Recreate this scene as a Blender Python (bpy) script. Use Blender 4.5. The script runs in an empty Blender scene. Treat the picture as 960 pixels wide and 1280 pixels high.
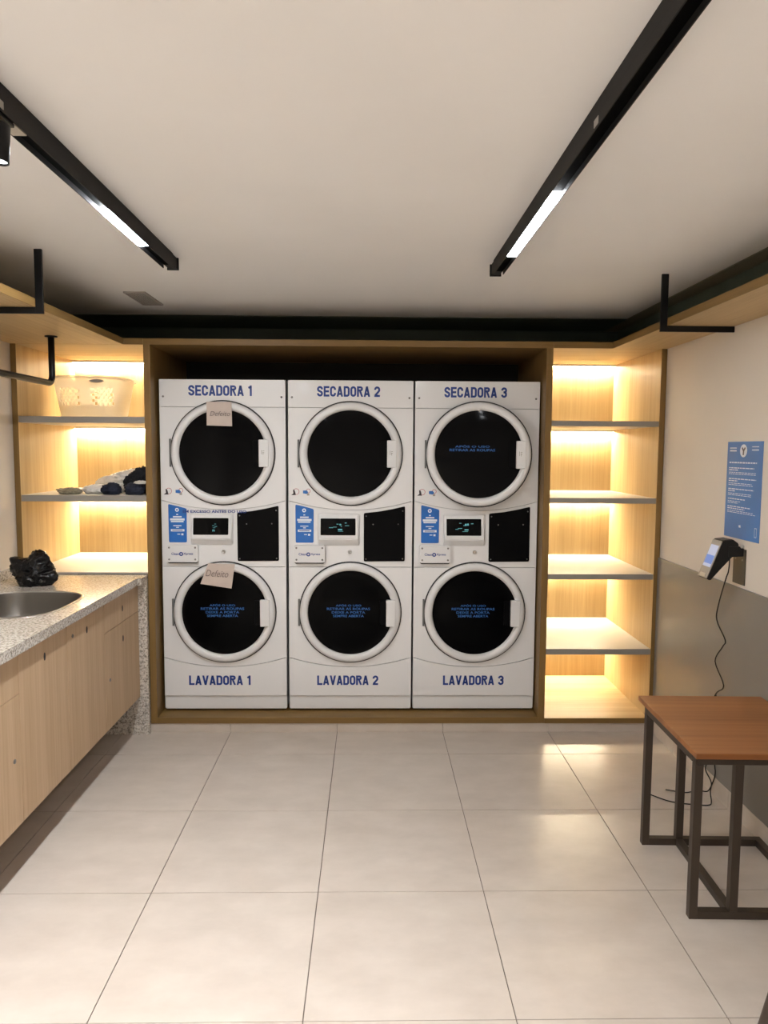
import bpy, bmesh, math, random
from mathutils import Vector, Matrix, noise
random.seed(7)
S = bpy.context.scene
COL = S.collection

# ------------------------------------------------------------------ camera, world, exposure
CAM_F, CAM_PITCH, CAM_YAW, CAM_ROLL, CAM_H = 912.44, math.radians(4.8693), math.radians(1.0750), math.radians(-0.3348), 1.5952
cam_d = bpy.data.cameras.new('camera')
cam = bpy.data.objects.new('camera', cam_d)
COL.objects.link(cam)
cam_d.sensor_fit = 'VERTICAL'
cam_d.sensor_height = 36.0
cam_d.lens = CAM_F / 1280.0 * 36.0
cam_d.clip_start = 0.05
_fw = Vector((math.sin(CAM_YAW) * math.cos(CAM_PITCH), math.cos(CAM_YAW) * math.cos(CAM_PITCH), -math.sin(CAM_PITCH)))
_rt = Vector((math.cos(CAM_YAW), -math.sin(CAM_YAW), 0))
_dn = _fw.cross(_rt)
_c, _s = math.cos(CAM_ROLL), math.sin(CAM_ROLL)
_r = _rt * _c + _dn * _s
_d = _dn * _c - _rt * _s
cam.matrix_world = Matrix(((_r.x, -_d.x, -_fw.x, 0), (_r.y, -_d.y, -_fw.y, 0), (_r.z, -_d.z, -_fw.z, CAM_H), (0, 0, 0, 1)))
S.camera = cam

w = bpy.data.worlds.new('world'); S.world = w
w.use_nodes = True
w.node_tree.nodes['Background'].inputs[0].default_value = (0.8, 0.82, 0.85, 1)
w.node_tree.nodes['Background'].inputs[1].default_value = 0.02

S.view_settings.view_transform = 'Standard'
S.view_settings.look = 'None'
S.view_settings.gamma = 1.0
S.view_settings.use_curve_mapping = False
S.view_settings.exposure = 0.7

# lamp strengths
LAMP_LEFT, LAMP_RIGHT = 400.0, 48.0   # radiance of the track diffusers
SPOT_WATT = 26.0            # the narrow track spotlight in view
FILL_SPOT_WATT = 105.0          # unseen wide spotlights added to lift ceiling and ambient light
LED_LAMP = 370.0             # radiance of the warm shelf strips
LAMP_COL = (0.97, 1.0, 1.04)
LED_COL = (1.0, 0.85, 0.58)

# ------------------------------------------------------------------ room dimensions
XL, XR, YB, YFRONT, ZC = -1.94, 1.62, 4.83, -2.2, 2.377
YF = 4.015                  # front plane of the joinery
CEIL = ZC

# ------------------------------------------------------------------ materials
def _nt(name):
    m = bpy.data.materials.new(name); m.use_nodes = True
    nt = m.node_tree
    return m, nt, nt.nodes['Principled BSDF']

def plain(name, col, rough=0.5, metal=0.0, spec=0.5, coat=0.0, emit=None, estr=0.0, var=0.0, vscale=8.0, bump=0.0, bscale=60.0):
    m, nt, b = _nt(name)
    b.inputs['Base Color'].default_value = (*col, 1)
    b.inputs['Roughness'].default_value = rough
    b.inputs['Metallic'].default_value = metal
    b.inputs['Specular IOR Level'].default_value = spec
    b.inputs['Coat Weight'].default_value = coat
    b.inputs['Coat Roughness'].default_value = 0.08
    if emit:
        b.inputs['Emission Color'].default_value = (*emit, 1)
        b.inputs['Emission Strength'].default_value = estr
    if var or bump:
        tc = nt.nodes.new('ShaderNodeTexCoord')
        n = nt.nodes.new('ShaderNodeTexNoise'); n.inputs['Scale'].default_value = vscale; n.inputs['Detail'].default_value = 6
        nt.links.new(tc.outputs['Object'], n.inputs['Vector'])
        if var:
            r = nt.nodes.new('ShaderNodeValToRGB')
            r.color_ramp.elements[0].position = 0.3; r.color_ramp.elements[1].position = 0.7
            r.color_ramp.elements[0].color = (*[c * (1 - var) for c in col], 1)
            r.color_ramp.elements[1].color = (*[min(1, c * (1 + var)) for c in col], 1)
            nt.links.new(n.outputs['Fac'], r.inputs[0]); nt.links.new(r.outputs[0], b.inputs['Base Color'])
        if bump:
            n2 = nt.nodes.new('ShaderNodeTexNoise'); n2.inputs['Scale'].default_value = bscale; n2.inputs['Detail'].default_value = 5
            nt.links.new(tc.outputs['Object'], n2.inputs['Vector'])
            bp = nt.nodes.new('ShaderNodeBump'); bp.inputs['Strength'].default_value = bump; bp.inputs['Distance'].default_value = 0.004
            nt.links.new(n2.outputs['Fac'], bp.inputs['Height']); nt.links.new(bp.outputs[0], b.inputs['Normal'])
    return m

def wood(name, dark, light, axis, rough=0.45, fine=55.0, spec=0.35):
    m, nt, b = _nt(name)
    tc = nt.nodes.new('ShaderNodeTexCoord'); mp = nt.nodes.new('ShaderNodeMapping')
    sc = [fine, fine, fine]; sc['XYZ'.index(axis)] = fine * 0.025
    mp.inputs['Scale'].default_value = sc
    nt.links.new(tc.outputs['Object'], mp.inputs['Vector'])
    n = nt.nodes.new('ShaderNodeTexNoise'); n.inputs['Scale'].default_value = 1.0; n.inputs['Detail'].default_value = 8; n.inputs['Roughness'].default_value = 0.65
    n.inputs['Distortion'].default_value = 0.4
    nt.links.new(mp.outputs[0], n.inputs['Vector'])
    mp2 = nt.nodes.new('ShaderNodeMapping'); sc2 = [9.0, 9.0, 9.0]; sc2['XYZ'.index(axis)] = 0.35; mp2.inputs['Scale'].default_value = sc2
    nt.links.new(tc.outputs['Object'], mp2.inputs['Vector'])
    n2 = nt.nodes.new('ShaderNodeTexNoise'); n2.inputs['Scale'].default_value = 1.0; n2.inputs['Detail'].default_value = 3
    nt.links.new(mp2.outputs[0], n2.inputs['Vector'])
    mx = nt.nodes.new('ShaderNodeMath'); mx.operation = 'MULTIPLY_ADD'; mx.inputs[1].default_value = 0.55
    md = nt.nodes.new('ShaderNodeMath'); md.operation = 'MULTIPLY'; md.inputs[1].default_value = 0.45
    nt.links.new(n2.outputs['Fac'], md.inputs[0]); nt.links.new(n.outputs['Fac'], mx.inputs[0]); nt.links.new(md.outputs[0], mx.inputs[2])
    r = nt.nodes.new('ShaderNodeValToRGB')
    r.color_ramp.elements[0].position = 0.36; r.color_ramp.elements[1].position = 0.62
    r.color_ramp.elements[0].color = (*dark, 1); r.color_ramp.elements[1].color = (*light, 1)
    nt.links.new(mx.outputs[0], r.inputs[0]); nt.links.new(r.outputs[0], b.inputs['Base Color'])
    b.inputs['Roughness'].default_value = rough; b.inputs['Specular IOR Level'].default_value = spec
    bp = nt.nodes.new('ShaderNodeBump'); bp.inputs['Strength'].default_value = 0.12; bp.inputs['Distance'].default_value = 0.002
    nt.links.new(n.outputs['Fac'], bp.inputs['Height']); nt.links.new(bp.outputs[0], b.inputs['Normal'])
    return m

def granite(name):
    m, nt, b = _nt(name)
    tc = nt.nodes.new('ShaderNodeTexCoord')
    v = nt.nodes.new('ShaderNodeTexVoronoi'); v.inputs['Scale'].default_value = 170
    n = nt.nodes.new('ShaderNodeTexNoise'); n.inputs['Scale'].default_value = 105; n.inputs['Detail'].default_value = 5
    n3 = nt.nodes.new('ShaderNodeTexNoise'); n3.inputs['Scale'].default_value = 9; n3.inputs['Detail'].default_value = 3
    for q in (v, n, n3): nt.links.new(tc.outputs['Object'], q.inputs['Vector'])
    r = nt.nodes.new('ShaderNodeValToRGB'); e = r.color_ramp.elements
    e[0].position = 0.36; e[0].color = (0.27, 0.24, 0.21, 1)
    e[1].position = 0.62; e[1].color = (0.66, 0.61, 0.54, 1)
    x = e.new(0.44); x.color = (0.46, 0.42, 0.37, 1)
    x = e.new(0.50); x.color = (0.56, 0.51, 0.45, 1)
    nt.links.new(n.outputs['Fac'], r.inputs[0])
    sp = nt.nodes.new('ShaderNodeSeparateColor'); nt.links.new(v.outputs['Color'], sp.inputs[0])
    r2 = nt.nodes.new('ShaderNodeValToRGB'); r2.color_ramp.elements[0].position = 0.05; r2.color_ramp.elements[1].position = 0.30
    r2.color_ramp.elements[0].color = (0.62, 0.58, 0.55, 1); r2.color_ramp.elements[1].color = (1, 1, 1, 1)
    nt.links.new(sp.outputs[0], r2.inputs[0])
    mx = nt.nodes.new('ShaderNodeMix'); mx.data_type = 'RGBA'; mx.blend_type = 'MULTIPLY'; mx.inputs[0].default_value = 1
    nt.links.new(r.outputs[0], mx.inputs[6]); nt.links.new(r2.outputs[0], mx.inputs[7]); nt.links.new(mx.outputs[2], b.inputs['Base Color'])
    b.inputs['Roughness'].default_value = 0.14
    return m

def tile_mat(name):
    m, nt, b = _nt(name)
    tc = nt.nodes.new('ShaderNodeTexCoord')
    mp = nt.nodes.new('ShaderNodeMapping'); mp.inputs['Scale'].default_value = (1.0, 1.6, 1.0)
    oi = nt.nodes.new('ShaderNodeObjectInfo')
    ad = nt.nodes.new('ShaderNodeVectorMath'); ad.operation = 'ADD'
    cx = nt.nodes.new('ShaderNodeVectorMath'); cx.operation = 'SCALE'; cx.inputs['Scale'].default_value = 1.0
    nt.links.new(oi.outputs['Location'], cx.inputs[0])
    nt.links.new(tc.outputs['Object'], ad.inputs[0]); nt.links.new(cx.outputs[0], ad.inputs[1])
    nt.links.new(ad.outputs[0], mp.inputs['Vector'])
    n = nt.nodes.new('ShaderNodeTexNoise'); n.inputs['Scale'].default_value = 5; n.inputs['Detail'].default_value = 9; n.inputs['Roughness'].default_value = 0.6
    nt.links.new(mp.outputs[0], n.inputs['Vector'])
    r = nt.nodes.new('ShaderNodeValToRGB')
    r.color_ramp.elements[0].position = 0.3; r.color_ramp.elements[1].position = 0.7
    r.color_ramp.elements[0].color = (0.50, 0.43, 0.365, 1); r.color_ramp.elements[1].color = (0.585, 0.51, 0.44, 1)
    nt.links.new(n.outputs['Fac'], r.inputs[0]); nt.links.new(r.outputs[0], b.inputs['Base Color'])
    r3 = nt.nodes.new('ShaderNodeMapRange'); r3.inputs['To Min'].default_value = 0.26; r3.inputs['To Max'].default_value = 0.34
    nt.links.new(n.outputs['Fac'], r3.inputs['Value']); nt.links.new(r3.outputs[0], b.inputs['Roughness'])
    return m

def translucent(name, col, mixf=0.4):
    m, nt, b = _nt(name)
    b.inputs['Base Color'].default_value = (*col, 1); b.inputs['Roughness'].default_value = 0.35
    t = nt.nodes.new('ShaderNodeBsdfTranslucent'); t.inputs[0].default_value = (*col, 1)
    tr = nt.nodes.new('ShaderNodeBsdfTransparent'); tr.inputs[0].default_value = (0.97, 0.95, 0.9, 1)
    mx = nt.nodes.new('ShaderNodeMixShader'); mx.inputs[0].default_value = mixf
    mx2 = nt.nodes.new('ShaderNodeMixShader'); mx2.inputs[0].default_value = 0.45
    out = nt.nodes['Material Output']
    nt.links.new(b.outputs[0], mx.inputs[1]); nt.links.new(t.outputs[0], mx.inputs[2])
    nt.links.new(mx.outputs[0], mx2.inputs[1]); nt.links.new(tr.outputs[0], mx2.inputs[2])
    nt.links.new(mx2.outputs[0], out.inputs[0])
    return m

M = {}
M['tile'] = tile_mat('porcelain_tile')
M['grout'] = plain('grout', (0.17, 0.135, 0.11), 0.9)
M['ceiling'] = plain('ceiling_paint', (0.80, 0.785, 0.765), 0.85, var=0.02, vscale=2)
M['wall'] = plain('wall_paint', (0.70, 0.635, 0.55), 0.7, var=0.02, vscale=3)
M['green'] = plain('dark_green_paint', (0.085, 0.11, 0.085), 0.6, var=0.06, vscale=4)
M['olive_border'] = plain('olive_border_tone', (0.19, 0.18, 0.125), 0.7)  # even olive tone of the side strips on the ceiling
M['wainscot'] = plain('grey_wainscot', (0.20, 0.188, 0.172), 0.38, var=0.05, vscale=3)
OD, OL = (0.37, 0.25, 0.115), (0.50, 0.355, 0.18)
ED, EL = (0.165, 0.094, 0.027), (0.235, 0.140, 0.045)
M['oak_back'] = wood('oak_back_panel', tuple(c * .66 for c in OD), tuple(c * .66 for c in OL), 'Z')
M['edge_z'] = wood('oak_edge_vertical', ED, EL, 'Z')
M['edge_y'] = wood('oak_edge_lengthwise', ED, EL, 'Y')
M['edge_x'] = wood('oak_edge_crosswise', ED, EL, 'X')
M['oak_z'] = wood('oak_vertical', OD, OL, 'Z')
M['oak_y'] = wood('oak_lengthwise', OD, OL, 'Y')
M['oak_x'] = wood('oak_crosswise', OD, OL, 'X')
M['door'] = wood('pale_laminate', (0.44, 0.30, 0.175), (0.56, 0.40, 0.255), 'Z', 0.5, 70)
M['shelf'] = plain('shelf_laminate', (0.52, 0.485, 0.44), 0.35)
M['shelfedge'] = plain('grey_edge_band', (0.27, 0.25, 0.225), 0.45)
M['alu'] = plain('aluminium', (0.55, 0.54, 0.52), 0.35, metal=1.0)
M['granite'] = granite('granite')
M['steel'] = plain('brushed_steel', (0.20, 0.19, 0.175), 0.3, metal=1.0)
M['white'] = plain('white_enamel', (0.74, 0.735, 0.73), 0.30, coat=0.35)
M['white2'] = plain('white_plastic', (0.71, 0.705, 0.70), 0.38)
M['body'] = plain('machine_body', (0.33, 0.33, 0.33), 0.6)
M['gap'] = plain('black_rubber', (0.02, 0.02, 0.02), 0.7)
M['glass'] = plain('dark_door_glass', (0.003, 0.003, 0.0035), 0.06, spec=0.07)
M['wglass'] = plain('washer_door_glass', (0.0015, 0.0015, 0.0018), 0.10, spec=0.04)
M['niche_shade'] = plain('niche_shade_back', (0.012, 0.009, 0.007), 0.8)  # near-black colour stands in for the shade deep in the niche
M['blackp'] = plain('black_panel', (0.002, 0.002, 0.0025), 0.3, spec=0.06)
M['screen'] = plain('display_glass', (0.002, 0.0022, 0.0025), 0.15, spec=0.1)
M['cyan'] = plain('display_segments', (0.05, 0.2, 0.22), 0.4, emit=(0.25, 0.85, 0.95), estr=0.16)
M['blue'] = plain('blue_print', (0.006, 0.040, 0.235), 0.4)
M['bluestick'] = plain('blue_sticker', (0.005, 0.12, 0.44), 0.35, var=0.25, vscale=6)
M['doorblue'] = plain('blue_door_print', (0.02, 0.13, 0.42), 0.4)
M['poster'] = plain('poster_blue', (0.055, 0.19, 0.48), 0.45, var=0.12, vscale=4)
M['print'] = plain('white_print', (0.72, 0.78, 0.84), 0.5)
M['red'] = plain('red_print', (0.45, 0.05, 0.06), 0.5)
M['darkprint'] = plain('dark_print', (0.03, 0.02, 0.025), 0.5)
M['paper'] = plain('paper', (0.56, 0.47, 0.41), 0.85, var=0.04, vscale=20)
M['ink'] = plain('pen_ink', (0.20, 0.16, 0.15), 0.8)
M['screw'] = plain('screw_metal', (0.25, 0.24, 0.23), 0.4, metal=1.0)
M['black'] = plain('black_metal', (0.004, 0.004, 0.0045), 0.4, spec=0.3)
M['track'] = plain('track_anodised', (0.017, 0.0165, 0.016), 0.6, spec=0.15)
M['matteblack'] = plain('matte_black', (0.002, 0.002, 0.002), 0.8, spec=0.02)
M['beige'] = plain('beige_reflection', (0.42, 0.38, 0.32), 0.6)
M['lamp_l'] = plain('lamp_diffuser_bright', (0.9, 0.9, 0.9), 0.5, emit=LAMP_COL, estr=LAMP_LEFT)
M['lamp_r'] = plain('lamp_diffuser', (0.9, 0.9, 0.9), 0.5, emit=LAMP_COL, estr=LAMP_RIGHT)
M['lamp_s'] = plain('spot_lens', (0.9, 0.9, 0.9), 0.5, emit=LAMP_COL, estr=9.0)
M['led'] = plain('led_strip', (0.9, 0.85, 0.7), 0.5, emit=LED_COL, estr=LED_LAMP)
M['bronze'] = plain('bronze_metal', (0.060, 0.044, 0.032), 0.45, metal=0.35)
M['table'] = wood('table_veneer', (0.23, 0.085, 0.026), (0.34, 0.14, 0.045), 'X', 0.4, 45)
M['chairleg'] = plain('dark_leg', (0.05, 0.032, 0.022), 0.45)
M['bag'] = plain('black_plastic_bag', (0.003, 0.003, 0.0035), 0.25, spec=0.35, bump=0.25, bscale=22)
M['clothwhite'] = plain('white_cloth', (0.78, 0.75, 0.69), 0.9, bump=0.4, bscale=120)
M['clothblack'] = plain('black_cloth', (0.008, 0.009, 0.012), 0.9, bump=0.4, bscale=120)
M['clothnavy'] = plain('navy_cloth', (0.014, 0.018, 0.034), 0.9, var=0.5, vscale=25, bump=0.4, bscale=120)
M['clotholive'] = plain('olive_cloth', (0.30, 0.27, 0.19), 0.9, var=0.3, vscale=40, bump=0.4, bscale=120)
M['basket'] = translucent('frosted_plastic', (0.93, 0.89, 0.80))
M['greyplastic'] = plain('grey_plastic', (0.33, 0.31, 0.28), 0.4)
M['hinge'] = plain('hinge_grey', (0.13, 0.13, 0.125), 0.5)
M['olive'] = plain('bracket_plate', (0.085, 0.075, 0.055), 0.35, metal=0.3)
M['phone'] = plain('terminal_screen', (0.3, 0.35, 0.5), 0.3, emit=(0.62, 0.68, 0.85), estr=0.25)
M['phoneblue'] = plain('terminal_screen_blue', (0.1, 0.2, 0.5), 0.3, emit=(0.16, 0.28, 0.75), estr=0.22)
M['grille'] = plain('vent_plastic', (0.36, 0.33, 0.30), 0.6)

# ------------------------------------------------------------------ geometry helpers
def new(name, me, mat=None, parent=None, loc=(0, 0, 0), smooth=False):
    o = bpy.data.objects.new(name, me); COL.objects.link(o)
    if mat is not None and not me.materials: me.materials.append(M[mat] if isinstance(mat, str) else mat)
    if parent is not None: o.parent = parent
    o.location = loc
    if smooth:
        for p in me.polygons: p.use_smooth = True
    return o

def bm_obj(name, bm, mat, parent=None, loc=(0, 0, 0), smooth=False):
    bmesh.ops.recalc_face_normals(bm, faces=bm.faces)
    me = bpy.data.meshes.new(name); bm.to_mesh(me); bm.free()
    return new(name, me, mat, parent, loc, smooth)

def add_box(bm, x0, x1, y0, y1, z0, z1, bev=0.0):
    r = bmesh.ops.create_cube(bm, size=1)
    vs = r['verts']
    for v in vs:
        v.co = Vector(((x0 + x1) / 2 + v.co.x * (x1 - x0), (y0 + y1) / 2 + v.co.y * (y1 - y0), (z0 + z1) / 2 + v.co.z * (z1 - z0)))
    if bev > 0:
        es = list({e for v in vs for e in v.link_edges})
        bmesh.ops.bevel(bm, geom=es, offset=bev, segments=2, affect='EDGES', profile=0.5)

def box(name, x0, x1, y0, y1, z0, z1, mat, parent=None, bev=0.0015):
    bm = bmesh.new(); add_box(bm, x0, x1, y0, y1, z0, z1, bev)
    return bm_obj(name, bm, mat, parent)

def thing(name, label, cat, loc=(0, 0, 0), group=None, rotz=0.0):
    o = bpy.data.objects.new(name, None); COL.objects.link(o)
    o.empty_display_size = 0.1
    o.location = loc; o.rotation_euler = (0, 0, rotz)
    tag(o, label, cat, group)
    return o

def tag(o, label, cat, group=None):
    o['label'] = label; o['category'] = cat
    if group: o['group'] = group
    return o

def struct(o, label, cat):
    o['kind'] = 'structure'; o['label'] = label; o['category'] = cat
    return o

def rounded(x0, x1, z0, z1, r, n=5):
    pts = []
    for cx, cz, a in ((x1 - r, z1 - r, 0), (x0 + r, z1 - r, 90), (x0 + r, z0 + r, 180), (x1 - r, z0 + r, 270)):
        for i in range(n + 1):
            t = math.radians(a + 90 * i / n); pts.append((cx + r * math.cos(t), cz + r * math.sin(t)))
    return pts

def round_poly(pts, r, n=4):
    out = []
    k = len(pts)
    for i in range(k):
        p = Vector(pts[i]); a = (Vector(pts[i - 1]) - p).normalized(); b = (Vector(pts[(i + 1) % k]) - p).normalized()
        p0 = p + a * r; p1 = p + b * r
        for j in range(n + 1):
            t = j / n
            q = p0 * (1 - t) ** 2 + p * 2 * t * (1 - t) + p1 * t ** 2
            out.append((q.x, q.y))
    return out

def plate(name, pts, y0, y1, mat, parent=None, bev=0.0):
    """Outline in x,z extruded from y0 (front) to y1 (back)."""
    bm = bmesh.new()
    f = [bm.verts.new((x, y0, z)) for x, z in pts]
    b = [bm.verts.new((x, y1, z)) for x, z in pts]
    n = len(pts)
    ff = bm.faces.new(f); bm.faces.new(b[::-1])
    for i in range(n): bm.faces.new((f[i], b[i], b[(i + 1) % n], f[(i + 1) % n]))
    if bev:
        bmesh.ops.bevel(bm, geom=list(ff.edges), offset=bev, segments=2, affect='EDGES', profile=0.5)
    return bm_obj(name, bm, mat, parent)

def lathe(name, prof, mat, parent=None, loc=(0, 0, 0), n=64, axis='Y'):
    """prof: (radius, d). Revolved about -Y (towards the viewer) or Z."""
    bm = bmesh.new(); rings = []
    for r, d in prof:
        if r < 1e-6:
            rings.append([bm.verts.new((0, -d, 0) if axis == 'Y' else (0, 0, d))]); continue
        ring = []
        for i in range(n):
            a = 2 * math.pi * i / n; c, s = r * math.cos(a), r * math.sin(a)
            ring.append(bm.verts.new((c, -d, s) if axis == 'Y' else (c, s, d)))
        rings.append(ring)
    for A, B in zip(rings, rings[1:]):
        if len(A) == 1 and len(B) == 1: continue
        for i in range(n):
            j = (i + 1) % n
            if len(A) == 1: bm.faces.new((A[0], B[i], B[j]))
            elif len(B) == 1: bm.faces.new((A[i], A[j], B[0]))
            else: bm.faces.new((A[i], A[j], B[j], B[i]))
    return bm_obj(name, bm, mat, parent, loc, True)

def tube(name, pts, r, mat, parent=None, n=10, square=False, close=True):
    bm = bmesh.new(); add_tube(bm, pts, r, n)
    return bm_obj(name, bm, mat, parent, smooth=True)

def add_tube(bm, pts, r, n=10):
    pts = [Vector(p) for p in pts]; rings = []
    up = None
    for i, p in enumerate(pts):
        if i == 0: t = pts[1] - p
        elif i == len(pts) - 1: t = p - pts[i - 1]
        else: t = (pts[i + 1] - p).normalized() + (p - pts[i - 1]).normalized()
        t.normalize()
        if up is None:
            up = Vector((0, 0, 1)) if abs(t.z) < 0.9 else Vector((1, 0, 0))
        a = t.cross(up)
        if a.length < 1e-4: a = t.cross(Vector((0, 1, 0)))
        a.normalize(); b = a.cross(t).normalized(); up = b
        rr = r[i] if isinstance(r, (list, tuple)) else r
        rings.append([bm.verts.new(p + a * rr * math.cos(2 * math.pi * k / n) + b * rr * math.sin(2 * math.pi * k / n)) for k in range(n)])
    for A, B in zip(rings, rings[1:]):
        for k in range(n): bm.faces.new((A[k], A[(k + 1) % n], B[(k + 1) % n], B[k]))
    bm.faces.new(rings[0][::-1]); bm.faces.new(rings[-1])

def smooth_path(pts, sub=6):
    P = [Vector(p) for p in pts]; P = [2 * P[0] - P[1]] + P + [2 * P[-1] - P[-2]]
    out = []
    for i in range(1, len(P) - 2):
        for j in range(sub):
            t = j / sub
            a, b, c, d = P[i - 1], P[i], P[i + 1], P[i + 2]
            out.append(0.5 * ((2 * b) + (c - a) * t + (2 * a - 5 * b + 4 * c - d) * t * t + (3 * b - a - 3 * c + d) * t ** 3))
    out.append(P[-2])
    return out

def text_mesh(body, bold=0.0, lines=1.0, shear=0.0, align='CENTER'):
    cu = bpy.data.curves.new('lettering', 'FONT'); cu.body = body; cu.size = 1.0
    cu.align_x = align; cu.offset = bold; cu.extrude = 0.0; cu.space_line = lines; cu.shear = shear; cu.resolution_u = 3
    o = bpy.data.objects.new('lettering_tmp', cu); COL.objects.link(o)
    dg = bpy.context.evaluated_depsgraph_get(); dg.update()
    me = bpy.data.meshes.new_from_object(o.evaluated_get(dg))
    bpy.data.objects.remove(o); bpy.data.curves.remove(cu)
    return me

def lettering(body, x0, x1, z0, z1, y, mat, parent, bold=0.0, lines=1.0, shear=0.0, name='lettering'):
    """Flat print fitted to the box x0..x1, z0..z1 on a plane facing -Y."""
    me = text_mesh(body, bold, lines, shear)
    me.materials.clear()
    xs = [v.co.x for v in me.vertices]; ys = [v.co.y for v in me.vertices]
    ax, bx, ay, by = min(xs), max(xs), min(ys), max(ys)
    for v in me.vertices:
        v.co = Vector((x0 + (v.co.x - ax) / (bx - ax) * (x1 - x0), y, z0 + (v.co.y - ay) / (by - ay) * (z1 - z0)))
    me.name = name
    return new(name, me, mat, parent)

# condensed bold block capitals drawn as strokes
GW, GS = .60, .195
def _arc(cx, cy, rx, ry, a0, a1, n=8):
    return [(cx + rx * math.cos(math.radians(a0 + (a1 - a0) * i / n)), cy + ry * math.sin(math.radians(a0 + (a1 - a0) * i / n))) for i in range(n + 1)]
def glyph(ch):
    h = GS / 2; l, r, b, t = h, GW - h, h, 1 - h; R = (GW - GS) / 2; m = GW / 2
    if ch == 'E': return [[(GW - .03, t), (l, t), (l, b), (GW - .03, b)], [(l, .5), (GW - .07, .5)]], GW - .03
    if ch == 'L': return [[(l, 1), (l, b), (GW - .05, b)]], GW - .05
    if ch == 'A': return [[(.095, -.02), (.32, 1.0)], [(.545, -.02), (.32, 1.0)], [(.16, .26), (.48, .26)]], .64
    if ch == 'V': return [[(.095, 1.02), (.32, 0.0)], [(.545, 1.02), (.32, 0.0)]], .64
    if ch == 'O': return [_arc(m, 1 - h - R, R, R, 0, 180) + _arc(m, h + R, R, R, 180, 360) + [(r, 1 - h - R)]], GW
    if ch == 'C': return [[(r, .64), (r, 1 - h - R)] + _arc(m, 1 - h - R, R, R, 0, 180) + _arc(m, h + R, R, R, 180, 360) + [(r, .36)]], GW
    if ch == 'D': return [[(l, .5), (l, t), (m - .02, t)] + _arc(r - .17, t - .17, .17, .17, 90, 0) + _arc(r - .17, b + .17, .17, .17, 0, -90) + [(m - .02, b), (l, b), (l, .5)]], GW
    if ch == 'R': return [[(l, 0), (l, t), (r - .15, t)] + _arc(r - .15, t - .145, .15, .145, 90, -90) + [(l, t - .29)], [(m - .02, t - .3), (GW - .075, -.02)]], GW + .01
    if ch == 'S': return [[(r, .68), (r, 1 - h - R)] + _arc(m, 1 - h - R, R, R, 0, 180) + [(l + .005, .66), (l + .07, .565), (r - .07, .435), (r - .005, .34)] + _arc(m, h + R, R, R, 0, -180) + [(l, .32)]], GW
    if ch == '1': return [[(.26, 0), (.26, 1)], [(.26, .87), (.03, .77)]], .40
    if ch == '2': return [[(l, .67), (l, 1 - h - R)] + _arc(m, 1 - h - R, R, R, 180, 0) + [(r - .01, .58), (l + .03, .16), (l + .02, b), (GW - .02, b)]], GW
    if ch == '3': return [[(l, .70), (l, 1 - h - R)] + _arc(m, 1 - h - R, R, R, 180, 0) + [(r - .02, .62), (m + .04, .535), (m - .06, .53)], [(m - .06, .53), (m + .05, .52), (r - .02, .43), (r, h + R)] + _arc(m, h + R, R, R, 0, -180) + [(l, .30)]], GW
    return [], .28
def block_lettering(body, x0, x1, z0, z1, y, mat, parent):
    vs, fs = [], []; pen = 0.0; h = GS / 2
    for ch in body:
        strokes, adv = glyph(ch)
        for st in strokes:
            P = [Vector(p) for p in st]
            P = [p for i, p in enumerate(P) if i == 0 or (p - P[i - 1]).length > 1e-5]
            closed = (P[0] - P[-1]).length < 1e-4
            base = len(vs)
            for i, p in enumerate(P):
                a = P[i] - P[i - 1] if i else (P[-1] - P[-2] if closed else P[1] - P[0])
                c = P[i + 1] - P[i] if i < len(P) - 1 else (P[1] - P[0] if closed else P[-1] - P[-2])
                a.normalize(); c.normalize()
                n = Vector((-a.y - c.y, a.x + c.x)); n.normalize()
                k = h / max(.45, n.dot(Vector((-a.y, a.x))))
                for q in (p + n * k, p - n * k): vs.append((pen + q.x, min(1, max(0, q.y))))
            for i in range(len(P) - 1):
                j = base + 2 * i; fs.append((j, j + 1, j + 3, j + 2))
        pen += adv + .065
    w_ = max(v[0] for v in vs); o_ = min(v[0] for v in vs)
    me = bpy.data.meshes.new('lettering')
    me.from_pydata([(x0 + (u - o_) / (w_ - o_) * (x1 - x0), y, z0 + v * (z1 - z0)) for u, v in vs], [], fs)
    return new('lettering', me, mat, parent)

def quads(name, rects, y, mat, parent):
    """Flat print: rectangles (x0,x1,z0,z1) on a plane facing -Y, one mesh."""
    vs, fs = [], []
    for x0, x1, z0, z1 in rects:
        i = len(vs); vs += [(x0, y, z0), (x1, y, z0), (x1, y, z1), (x0, y, z1)]; fs.append((i, i + 1, i + 2, i + 3))
    me = bpy.data.meshes.new(name); me.from_pydata(vs, [], fs)
    return new(name, me, mat, parent)

def disc_pts(cx, cz, r, n=20, rz=None):
    rz = rz or r
    return [(cx + r * math.cos(2 * math.pi * i / n), cz + rz * math.sin(2 * math.pi * i / n)) for i in range(n)]

def flat(name, pts, y, mat, parent):
    me = bpy.data.meshes.new(name); me.from_pydata([(x, y, z) for x, z in pts], [], [tuple(range(len(pts)))])
    return new(name, me, mat, parent)

def ring_flat(name, cx, cz, r0, r1, y, mat, parent, n=20):
    a = disc_pts(cx, cz, r1, n); b = disc_pts(cx, cz, r0, n)
    vs = [(x, y, z) for x, z in a + b]
    fs = [(i, (i + 1) % n, n + (i + 1) % n, n + i) for i in range(n)]
    me = bpy.data.meshes.new(name); me.from_pydata(vs, [], fs)
    return new(name, me, mat, parent)

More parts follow.
